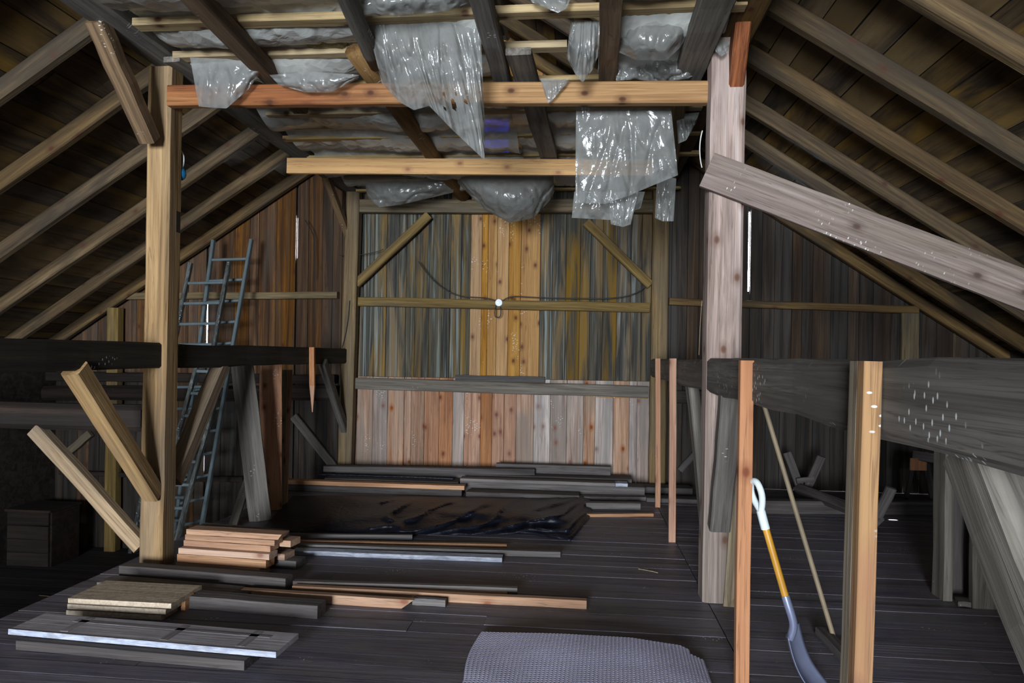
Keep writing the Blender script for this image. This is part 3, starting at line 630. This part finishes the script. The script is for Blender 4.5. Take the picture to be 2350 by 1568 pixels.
bar('wall_stud', (.785, Yn + .075, 0), (.81, Yn + .075, 1.606), .048, .06, 'stud_grey', up=(0, -1, 0), label='grey stud directly behind the thick yellow foreground stud', cat='stud', n=8, wob=.001, ch=.05)
pq = Zp(1672, 1392, 0); bar('pointed_board', pq, Yp(1686, 1058, pq.y), .07, .02, 'stud_grey', up=(0, -1, 0), taper=.1, label='pointed offcut board standing against the foot of the pinkish post', cat='board', n=4, wob=.001)
st0 = Xp(716, 797, -3.02)
stick = empty('hanging_stake', st0); tag(stick, 'pointed pale pine stake nailed upright on the left beam', 'stake')
bar('shaft', st0, Xp(717, 885, -3.02), .06, .04, 'stud_pine', up=(0, -1, 0), parent=stick, n=3, wob=.001)
bar('tip', Xp(717, 885, -3.02), Xp(717, 946, -3.02), .06, .04, 'stud_pine', up=(0, -1, 0), parent=stick, n=3, wob=.001, taper=.15)

# leaning boards at left
def lean(px0, py0, X0, px1, py1, w, t, mat, label, Yt=None, ysh=0):
    b = Zp(px0, py0, 0); p = Xp(px1, py1, X0)
    bar('leaning_board', b, p, w, t, mat, up=(.25, -1, 0), label=label, cat='board', group='boards leaning on the left beam', n=6, wob=.003, ch=.06)
lean(598, 1196, -3.3, 556, 838, .21, .025, 'weathered', 'wide grey board leaning on the back of the left beam')
lean(620, 1172, -3.32, 622, 838, .23, .025, 'stud_pine', 'wide orange pine board leaning beside the grey board')
lean(645, 1160, -3.33, 652, 850, .07, .022, 'stud_grey', 'narrow dark board leaning right of the orange board')
lean(652, 1158, -3.34, 664, 850, .07, .022, 'stud_pine', 'narrow reddish board leaning rightmost below the left beam')
lean(532, 1216, -3.5, 572, 1090, .09, .02, 'weathered', 'short grey offcut leaning behind the wide grey board')

# ladders
def ladder(tl, tr, bl_, br_, n, rail_w, rmat, gmat, label, t0=.06, t1=.97):
    tl, tr, bl_, br_ = map(Vector, (tl, tr, bl_, br_)); base = (bl_ + br_) / 2
    e = empty('ladder', base); tag(e, label, 'ladder', 'ladders by the far left wall')
    for a, b in ((bl_, tl), (br_, tr)): bar('rail', a, b, rail_w, rail_w * 1.5, rmat, up=(0, -1, 0), parent=e, n=6, wob=.001, ch=.2)
    for i in range(n):
        t = t0 + (t1 - t0) * i / (n - 1); a = tl + (bl_ - tl) * t; b = tr + (br_ - tr) * t
        bar('rung', a, b, .028, .035, gmat, parent=e, n=2, wob=0, ch=.25)
ladder(Yp(490, 552, 8.6), Yp(577, 550, 8.6), Yp(393, 1288, 8.0), Yp(452, 1270, 8.0), 14, .042, 'ladder_metal', 'ladder_metal', 'tall grey metal ladder leaning at the far left wall, rear one', .065)
ladder(Yp(438, 604, 8.3), Yp(526, 602, 8.3), Yp(300, 1270, 7.6), Yp(405, 1270, 7.6), 13, .045, 'old_rail', 'ladder_metal', 'ladder with dark paint-stained rails in front of the metal ladder', .075)
ladder(Yp(456, 825, 7.4), Yp(521, 828, 7.4), Yp(330, 1290, 7.0), Yp(390, 1290, 7.0), 9, .04, 'old_rail', 'ladder_metal', 'shorter dark ladder standing under the left beam')

# ------------------------------------------------------------ lumber on the floor
def lumber(px0, py0, px1, py1, h, d, mat, label, z=0.0, name='lumber_board', cat='board', **k):
    """front lower edge given by two pixels on the plane z; board goes h up and d back"""
    a, b = Zp(px0, py0, z), Zp(px1, py1, z)
    lim = 8.8 - d; my = max(a.y, b.y)
    if my > lim:
        for q_ in (a, b): q_.x *= lim / my; q_.y *= lim / my
    return bar(name, a, b, d, h, mat, label=label, cat=cat, oy=d / 2, oz=h / 2, wob=.0015, ch=.05, **k)
# stack beside the left post: two columns
zc = .0; hs = [.05, .062, .045, .045, .042, .042]; rx = [598, 610, 617, 612, 622, 634]; nm = ['lowest', 'second', 'third', 'fourth', 'fifth', 'topmost']
for i, h_ in enumerate(hs):
    z = sum(hs[:i]); ins = (i >= 3) * .05
    A_, B_ = Zp(403, 1306, 0), Zp(rx[i], 1322, 0); sh_ = Vector((0, ins, z + h_ / 2))
    bar('lumber_board', A_ + sh_ + Vector((.01 * i, 0, 0)), B_ + sh_, .12, h_ - .002, 'lumber_pale', label='pale sawn board in the front pile beside the left post, %s layer' % nm[i], cat='board', group='sawn boards piled beside the left post', oy=.06, wob=.001, ch=.04, cut1=(.03 if i in (0, 5) else 0) * (1 if i == 5 else -1))
hb = [.06, .05, .05, .05, .05]
for i, h_ in enumerate(hb):
    z = sum(hb[:i]); 
    bar('lumber_board', (-2.95, 5.13, z + h_ / 2), (-2.08 - .045 * ((i * 2) % 5), 5.02, z + h_ / 2), .14, h_ - .002, 'lumber_pale' if i % 2 else 'lumber_grey', label='sawn board in the rear pile beside the left post, %s layer' % nm[i if i < 4 else 5], cat='board', group='sawn boards piled beside the left post', oy=.07, wob=.001, ch=.04)
# middle boards
lumber(670, 1274, 1152, 1291, .035, .1, 'white_paint', 'long board with white painted edge lying across the floor')
lumber(668, 1262, 1286, 1280, .045, .06, 'lumber_grey', 'long grey batten just behind the white-edged board')
lumber(665, 1250, 1163, 1260, .035, .04, 'lumber_pale', 'long reddish board in front of the black tarp')
lumber(672, 1354, 1187, 1371, .06, .045, 'lumber_grey', 'rear batten of the trio in the middle of the floor')
lumber(672, 1356, 1164, 1373, .035, .03, 'lumber_pale', 'thin pale batten in the middle of the trio', z=.0)
lumber(670, 1364, 1346, 1399, .055, .05, 'lumber_pale', 'long pale batten, front and longest of the trio')
lumber(553, 1374, 935, 1399, .06, .045, 'lumber_pale', 'pinkish board with a slanted cut end', cut1=.08)
lumber(946, 1389, 1022, 1394, .045, .04, 'lumber_grey', 'short stub of batten behind the slanted board end')
lumber(273, 1328, 655, 1359, .09, .1, 'lumber_dark', 'dark thick beam in front of the board pile')
lumber(222, 1352, 531, 1379, .045, .16, 'lumber_grey', 'grey plank lying behind the chipboard pieces')
lumber(531, 1377, 566, 1381, .05, .1, 'lumber_dark', 'small dark block beside the grey plank')
lumber(420, 1397, 728, 1422, .08, .12, 'lumber_dark', 'dark plank right of the chipboard pieces')
lumber(415, 1402, 425, 1403, .09, .08, 'lumber_pale', 'small pale offcut at the chipboard pile')
nmc = ['lowest', 'middle', 'topmost']
for i in range(3):
    z = .036 * i
    a = Zp(150 - 6 * (i == 0), 1415, 0); 
    q0, q1 = Zp(152 + 2 * i, 1412, 0), Zp((370, 380, 392)[i], 1425, 0)
    bar('chipboard_piece', q0 + Vector((0, .0, z)), q1 + Vector((0, 0, z)), .34, .03, 'chipboard', label='beige chipboard piece, %s of the pile at lower left' % nmc[i], cat='board', group='chipboard pile', oy=.17, oz=.015, n=3, wob=.001, ch=.04)
# panel with the white edge at lower left
lumber(36, 1492, 560, 1540, .05, .2, 'lumber_dark', 'dark board under the white-edged panel')
pz = .055
a, b = Zp(20, 1456, pz), Zp(634, 1510, pz); c_ = Zp(95, 1409, pz + .03); dpt = (Zp(95, 1409, pz + .03) - Zp(20, 1447, pz + .03)).y
e = empty('door_panel', a); tag(e, 'large grey panel with a white front edge at lower left', 'panel')
bar('board', a, b, dpt, .028, 'panel_wood', parent=e, oy=dpt / 2 + .002, oz=.014, n=4, wob=.001, ch=.03)
bar('edge', a, b, .006, .03, 'white_paint', parent=e, oy=-.001, oz=.015, n=4, wob=.0005, ch=.05)
xd = (b - a).normalized(); yd = Vector((-xd.y, xd.x, 0))
for t in (.2, .58, .86): 
    p = a + (b - a) * t + Vector((0, 0, .0285)); bar('batten', p + yd * .03, p + yd * (dpt - .02), .05, .002, 'panel_stain', parent=e, n=2, wob=0)
p = a + Vector((0, 0, .0285)) + yd * (dpt * .72); bar('batten', p + xd * .25, p + xd * ((b - a).length - .12), .03, .002, 'panel_stain', parent=e, n=2, wob=0)
# far boards by the wall: a low pile
def pile(px0, px1, Y0, Y1, z, h, d, mat, label, cat='board'):
    a, b = Yp(px0, 1090, Y0), Yp(px1, 1090, Y1); a.z = b.z = z + .001
    bar('lumber_board', a, b, d, h - .002, mat, label=label, cat=cat, group='boards piled at the far wall', oy=d / 2, oz=h / 2, wob=.0015, ch=.05)
pile(770, 1450, 8.5, 8.5, 0, .16, .3, 'lumber_dark', 'dark thick timber at the bottom of the far pile')
pile(742, 1227, 8.32, 8.56, .16, .075, .13, 'lumber_dark', 'dark plank lying askew on top of the far pile')
pile(1138, 1401, 8.71, 8.71, .16, .11, .1, 'lumber_dark', 'thick grey plank against the far wall, on the right of the pile')
pile(745, 1052, 8.15, 8.15, 0, .12, .3, 'lumber_dark', 'dark plank in front of the far pile, left part')
pile(1056, 1480, 8.17, 8.17, 0, .125, .28, 'lumber_dark', 'dark plank in front of the far pile, right part')
pile(1056, 1412, 8.17, 8.17, .125, .04, .16, 'lumber_grey', 'long lilac-grey board lying on the far pile')
pile(1413, 1441, 8.17, 8.17, .125, .04, .16, 'white_paint', 'short white painted board end on the far pile')
pile(1455, 1590, 8.45, 8.45, 0, .08, .25, 'lumber_dark', 'dark board reaching past the thin studs')
pile(1485, 1700, 7.95, 7.95, 0, .05, .2, 'lumber_dark', 'low dark board behind the thin studs')
pile(651, 1066, 7.9, 7.9, .075, .05, .12, 'lumber_pale', 'board with pale front edge lying behind the tarp')
pile(660, 1060, 7.9, 7.9, 0, .075, .12, 'lumber_dark', 'dark board carrying the pale-edged board')
pile(1070, 1330, 7.85, 7.85, 0, .07, .2, 'lumber_dark', 'dark low board right of the pale-edged board')
lumber(1345, 1169, 1470, 1171, .07, .1, 'lumber_grey', 'short thick board right of the tarp')
lumber(1340, 1148, 1500, 1150, .04, .12, 'lumber_grey', 'grey board right of the tarp, rear one')
lumber(1340, 1187, 1500, 1186, .03, .06, 'lumber_pale', 'thin pale board right of the tarp, front one')
lumber(640, 1238, 946, 1240, .045, .05, 'lumber_dark', 'dark board along the front edge of the tarp')
# black tarp
T = [(672, 1138), (900, 1138), (1150, 1140), (1352, 1128)]; Bt = [(602, 1212), (700, 1224), (1000, 1228), (1215, 1226), (1310, 1242), (1358, 1180)]
V = []; Fc = []; nu, nv = 110, 40
for j in range(nv + 1):
    for i in range(nu + 1):
        u, v = i / nu, j / nv; t_, b_ = poly_at(T, u), poly_at(Bt, u)
        env = math.sin(math.pi * v) ** .7 * min(1, u * 5 + .1) * min(1, (1 - u) * 12 + .1)
        hgt = .012 + env * (.06 + .045 * noise.noise((u * 7, v * 3, 4.2)) + .02 * noise.noise((u * 19, v * 6, 1.2)) * (u > .35) + .035 * max(0, 1 - abs(noise.noise((u * 9 + v * 2, v * 2.5, 9.1))) * 6) * (u > .3))
        p0 = Zp(t_[0] + (b_[0] - t_[0]) * v, t_[1] + (b_[1] - t_[1]) * v, max(.006, hgt))
        V.append(p0)
for j in range(nv):
    for i in range(nu): q = j * (nu + 1) + i; Fc.append((q, q + nu + 1, q + nu + 2, q + 1))
tag(mesh_obj('tarp', V, Fc, 'black_tarp', recalc=False), 'crumpled shiny black plastic tarp spread over boards', 'tarp')
tube('tarp_scrap', [Yp(x, 1100, 8.25) * 1 - Vector((0, 0, Yp(x, 1100, 8.25).z - z_)) for x, z_ in ((730, .14), (800, .15), (870, .14), (960, .15), (1040, .14))], .016, 'black_tarp', label='rolled black film strip lying on the far boards', cat='tarp')
# dimpled mat
V = []; Fc = []; nu, nv = 300, 220
TOPM = [(1105, 1450), (1300, 1455), (1450, 1464), (1560, 1480), (1612, 1506)]
for j in range(nv + 1):
    for i in range(nu + 1):
        u, v = i / nu, j / nv
        arch = .01 + .09 * math.sin(math.pi * (u * .96 + .02)) ** .8
        t_ = poly_at(TOPM, u); A_ = Zp(t_[0], t_[1], arch); B_ = Zp(1005 + 680 * u, 1720, arch); p = A_ * (1 - v) + B_ * v
        p.x -= .025 * math.sin(math.pi * min(1, v * 2)) * (1 - u) ** 6
        dim = .003 if (i % 5 in (2, 3) and j % 4 in (1, 2)) else 0
        p.z = arch + dim + .006 * noise.noise((u * 3, v * 3, 2))
        V.append(p)
for j in range(nv):
    for i in range(nu):
        if i / nu > .93 and j / nv < .06: continue
        q = j * (nu + 1) + i; Fc.append((q, q + nu + 1, q + nu + 2, q + 1))
tag(mesh_obj('dimpled_mat', V, Fc, 'mat_plastic', recalc=False), 'arched lilac-grey dimpled plastic mat on the floor in front', 'mat')

# ------------------------------------------------------------ tools
sh_b = Zp(1905, 1590, 0); Ys = 3.42
P = lambda px, py, Y: Yp(px, py, Y)
sh = empty('shovel', sh_b); tag(sh, 'shovel with white handle grip and yellow shaft leaning on the orange stud', 'shovel')
g0, g1 = P(1757, 1212, 3.47), P(1803, 1372, 3.44)
tube('shaft', [g0, (g0 + g1) / 2, g1], .0175, 'yellow_shaft', sh)
n0 = P(1727, 1112, 3.5)
tube('grip', [P(1757, 1214, 3.47), P(1751, 1192, 3.47), P(1746, 1172, 3.475)], .022, 'white_plastic', sh)
tube('grip_loop', [P(1746, 1174, 3.475), P(1752, 1150, 3.45), P(1746, 1122, 3.44), P(1736, 1104, 3.46), P(1726, 1103, 3.5), P(1721, 1118, 3.54), P(1727, 1145, 3.53), P(1746, 1174, 3.475)], .016, 'white_plastic', sh)
tube('socket', [P(1802, 1368, 3.44), P(1812, 1400, 3.43), P(1821, 1425, 3.43), P(1822, 1445, 3.43), P(1812, 1466, 3.44)], .02, 'steel', sh)
V = []; Fc = []; nu, nv = 16, 20
c0_ = P(1808, 1452, 3.44); c1_ = P(1905, 1600, 3.38)
ax = (c1_ - c0_); 
side = Vector((.5, .87, 0)).normalized(); nn = ax.normalized().cross(side).normalized()
for j in range(nv + 1):
    v = j / nv; wv = .105 * (1 if v < .75 else math.sqrt(max(.02, 1 - ((v - .75) / .26) ** 2)))
    for i in range(nu + 1):
        s_ = (i / nu * 2 - 1)
        V.append(c0_ + ax * v + side * (s_ * wv) + nn * (.035 * s_ * s_ - .055 * math.sin(math.pi * v * .8)))
for j in range(nv):
    for i in range(nu): q = j * (nu + 1) + i; Fc.append((q, q + nu + 1, q + nu + 2, q + 1))
bo = mesh_obj('blade', V, Fc, 'steel', sh, recalc=False); so = bo.modifiers.new('s', 'SOLIDIFY'); so.thickness = .003
bb = Zp(1914, 1466, .03)
br_e = empty('broom', Vector((bb.x, bb.y, 0))); tag(br_e, 'broom with long wooden pole leaning behind the massive beam', 'broom')
ptop = Xp(1752, 925, 1.12)
tube('pole', [bb, (bb + ptop) / 2, ptop], .0145, 'broom_pole', br_e)
bar('head', Zp(1885, 1448, .035), Zp(1945, 1515, .035), .07, .05, 'lumber_dark', parent=br_e, n=3)
bar('bristles', Zp(1883, 1448, .008), Zp(1946, 1517, .008), .075, .03, 'dark_bristle', parent=br_e, n=3, oz=-.001)

# right aisle things
lumber(1700, 1180, 2185, 1184, .14, .14, 'lumber_dark', 'long dark timber lying on the floor of the right bay', name='floor_timber', cat='timber')
def horse(parts, label, mat='lumber_dark', base=None):
    e = empty('sawhorse', base); tag(e, label, 'sawhorse')
    for nm_, a, b, w, h in parts: bar(nm_, a, b, w, h, mat, parent=e, n=3, up=(0, -1, .2))
ya, yb_ = 8.3, 6.9
horse([('beam', P(1832, 1122, 8.2), P(2015, 1192, 6.75), .1, .1), ('leg', P(1838, 1122, 8.2), P(1806, 1040, 8.35), .09, .04), ('leg', P(1852, 1122, 8.2), P(1884, 1047, 8.1), .09, .04), ('brace', P(1828, 1104, 8.15), P(1868, 1100, 8.15), .06, .03), ('leg', P(2012, 1186, 6.75), P(2046, 1120, 6.65), .09, .04), ('leg', P(2004, 1186, 6.75), P(1975, 1120, 6.9), .09, .04)], 'overturned dark sawhorse with its legs in the air in the right bay', base=P(1925, 1165, 7.5))
y2 = 8.0
horse([('leg', Zp(2077, 1146, 0), P(2102, 1040, 7.9), .05, .03), ('leg', Zp(2190, 1158, 0), P(2160, 1040, 7.75), .07, .03), ('leg', Zp(2142, 1158, 0), P(2122, 1040, 8.1), .07, .03), ('beam', P(2095, 1046, 7.9), P(2200, 1062, 7.7), .1, .09)], 'dark sawhorse standing behind the massive beam at right', base=Vector((P(2140, 1130, 7.9).x, 7.9, 0)))
bar('plywood_scrap', P(2108, 1052, 7.84), P(2108, 1080, 7.84), .17, .015, 'stud_pine', up=(0, -1, 0), label='small orange plywood scrap fixed to the standing sawhorse', cat='board', n=2)
tube('rope', [P(2180, 1060, 7.72), P(2170, 1054, 7.72), P(2156, 1060, 7.72), P(2152, 1078, 7.72), P(2155, 1100, 7.72), P(2149, 1115, 7.72), P(2155, 1122, 7.72), P(2158, 1108, 7.72), P(2150, 1085, 7.72)], .008, 'white_cable', label='thin pale rope loop hanging on the standing sawhorse', cat='rope')
yc = Zp(1926, 1118, 0)
me = profile_mesh(.2, .14, .1, n=4, ch=.3, seed=3); o = link('yellow_case', me, 'yellow_plastic', None, Matrix.Translation((yc.x - .1, yc.y - .05, .05))); tag(o, 'small yellow plastic case on the floor at the far right wall', 'case')
# hollow boxed post in the right bay
pb = Zp(2236, 1397, 0)
e = empty('boxed_post', pb); tag(e, 'hollow boxed post of grey boards standing in the right bay', 'post')
bar('board', pb + Vector((.06, .02, 0)), pb + Vector((.06, .02, 1.25)), .15, .05, 'weathered', up=(0, -1, 0), parent=e, n=4, ch=.05)
bar('board', pb + Vector((-.1, .2, 0)), pb + Vector((-.1, .2, 1.25)), .06, .16, 'weathered', up=(0, -1, 0), parent=e, n=4, ch=.05)
bar('board', pb + Vector((.02, .3, 0)), pb + Vector((.02, .3, 1.25)), .2, .03, 'lumber_dark', up=(0, -1, 0), parent=e, n=4, ch=.05)
bar('block', pb + Vector((-.08, .06, .02)), pb + Vector((-.01, .04, .02)), .1, .035, 'weathered', parent=e, n=2)
# dark bin in the low left bay
bx = Yp(40, 1210, 8.3)
e = empty('storage_bin', (bx.x, 8.3, ZLOW)); tag(e, 'dark wooden bin at the lower left picture edge', 'bin')
for k_ in range(4): bar('board', (-7.1, 8.1, ZLOW + .09 + .17 * k_), (-6.55, 8.1, ZLOW + .09 + .17 * k_), .03, .165, 'log_wood', parent=e, n=2)
bar('lid', (-7.13, 8.35, ZLOW + .7), (-6.52, 8.35, ZLOW + .7), .56, .03, 'log_wood', parent=e, n=2)
link('side', box_mesh(-6.56, -6.53, 8.12, 8.6, ZLOW, ZLOW + .68), 'log_wood', e)

# ------------------------------------------------------------ junction box and cables
jb = Yp(1145, 695, 8.91)
e = empty('junction_box', jb); tag(e, 'white round junction box on the far wall rail', 'junction box')
bm = bmesh.new(); bmesh.ops.create_cone(bm, segments=12, radius1=.052, radius2=.045, depth=.04, cap_ends=True)
me = bpy.data.meshes.new('box'); bm.to_mesh(me); bm.free(); link('box', me, 'white_plastic', e, Matrix.Translation(jb) @ Matrix.Rotation(math.radians(90), 4, 'X'))
bm = bmesh.new(); bmesh.ops.create_cone(bm, segments=10, radius1=.012, radius2=.012, depth=.012, cap_ends=True)
me = bpy.data.meshes.new('screw'); bm.to_mesh(me); bm.free(); link('screw', me, 'steel', e, Matrix.Translation(jb + Vector((-.01, -.024, 0))) @ Matrix.Rotation(math.radians(90), 4, 'X'))
CB = lambda *pts: [Yp(x, y, 8.9) for x, y in pts]
tube('cable', CB((1136, 690), (1120, 684), (1090, 682), (1040, 682), (990, 645), (960, 600)), .007, 'black_cable', label='thin dark cable running left from the junction box')
tube('cable', CB((1154, 690), (1170, 678), (1200, 682), (1260, 684), (1340, 686), (1440, 686), (1480, 665), (1494, 640)), .007, 'black_cable', label='thin dark cable running right from the junction box along the rail')
tube('cable', CB((1138, 702), (1132, 725), (1142, 733), (1152, 725), (1148, 704)), .007, 'black_cable', label='small dark cable loop below the junction box')
tube('cable', CB((700, 505), (725, 540), (715, 560), (725, 600), (720, 640)), .006, 'black_cable', label='thin cable hanging beside the left bright slit')
tube('cable', CB((778, 586), (800, 588), (850, 586), (880, 572)), .005, 'black_cable', label='thin wire crossing the far left post')
tube('cable', [Yp(x, y, 8.82) for x, y in ((802, 690), (800, 740), (790, 780), (785, 798))], .006, 'black_cable', label='dark cable down the far left post to the beam')
cw = [Yp(x, y, 5.12) for x, y in ((414, 345), (423, 352), (424, 370), (418, 388))]
e = empty('hanging_lamp_holder', cw[-1]); tag(e, 'blue cap hanging on a white cord at the left post', 'lamp holder')
tube('cord', cw, .006, 'white_cable', e)
bm = bmesh.new(); bmesh.ops.create_uvsphere(bm, u_segments=14, v_segments=10, radius=.04)
me = bpy.data.meshes.new('cap'); bm.to_mesh(me); bm.free(); link('cap', me, 'blue_plastic', e, Matrix.Translation(Yp(415, 399, 5.12)) @ Matrix.Scale(1.3, 4, (0, 0, 1)), True)
tube('cable', [Yp(x, y, 4.75) for x, y in ((1612, 300), (1604, 325), (1604, 360), (1611, 385))], .004, 'white_cable', label='white cable loop at the left side of the pinkish post')
tube('cable', [Yp(x, y, 4.72) for x, y in ((1611, 690), (1606, 740), (1605, 800), (1604, 815))], .002, 'broom_pole', label='thin pale string down the side of the pinkish post')
def straw(a, b, i): tube('straw', [a, (a + b) / 2 + Vector((0, 0, .004)), b], .003, 'strip_wood', label=i, cat='straw')
straw(Zp(1465, 1306, .005), Zp(1510, 1315, .005), 'single straw on the bare floor in front of the pinkish post')
straw(Zp(90, 1367, .005 + ZLOW), Zp(118, 1370, .005 + ZLOW), 'single straw on the low floor at left')
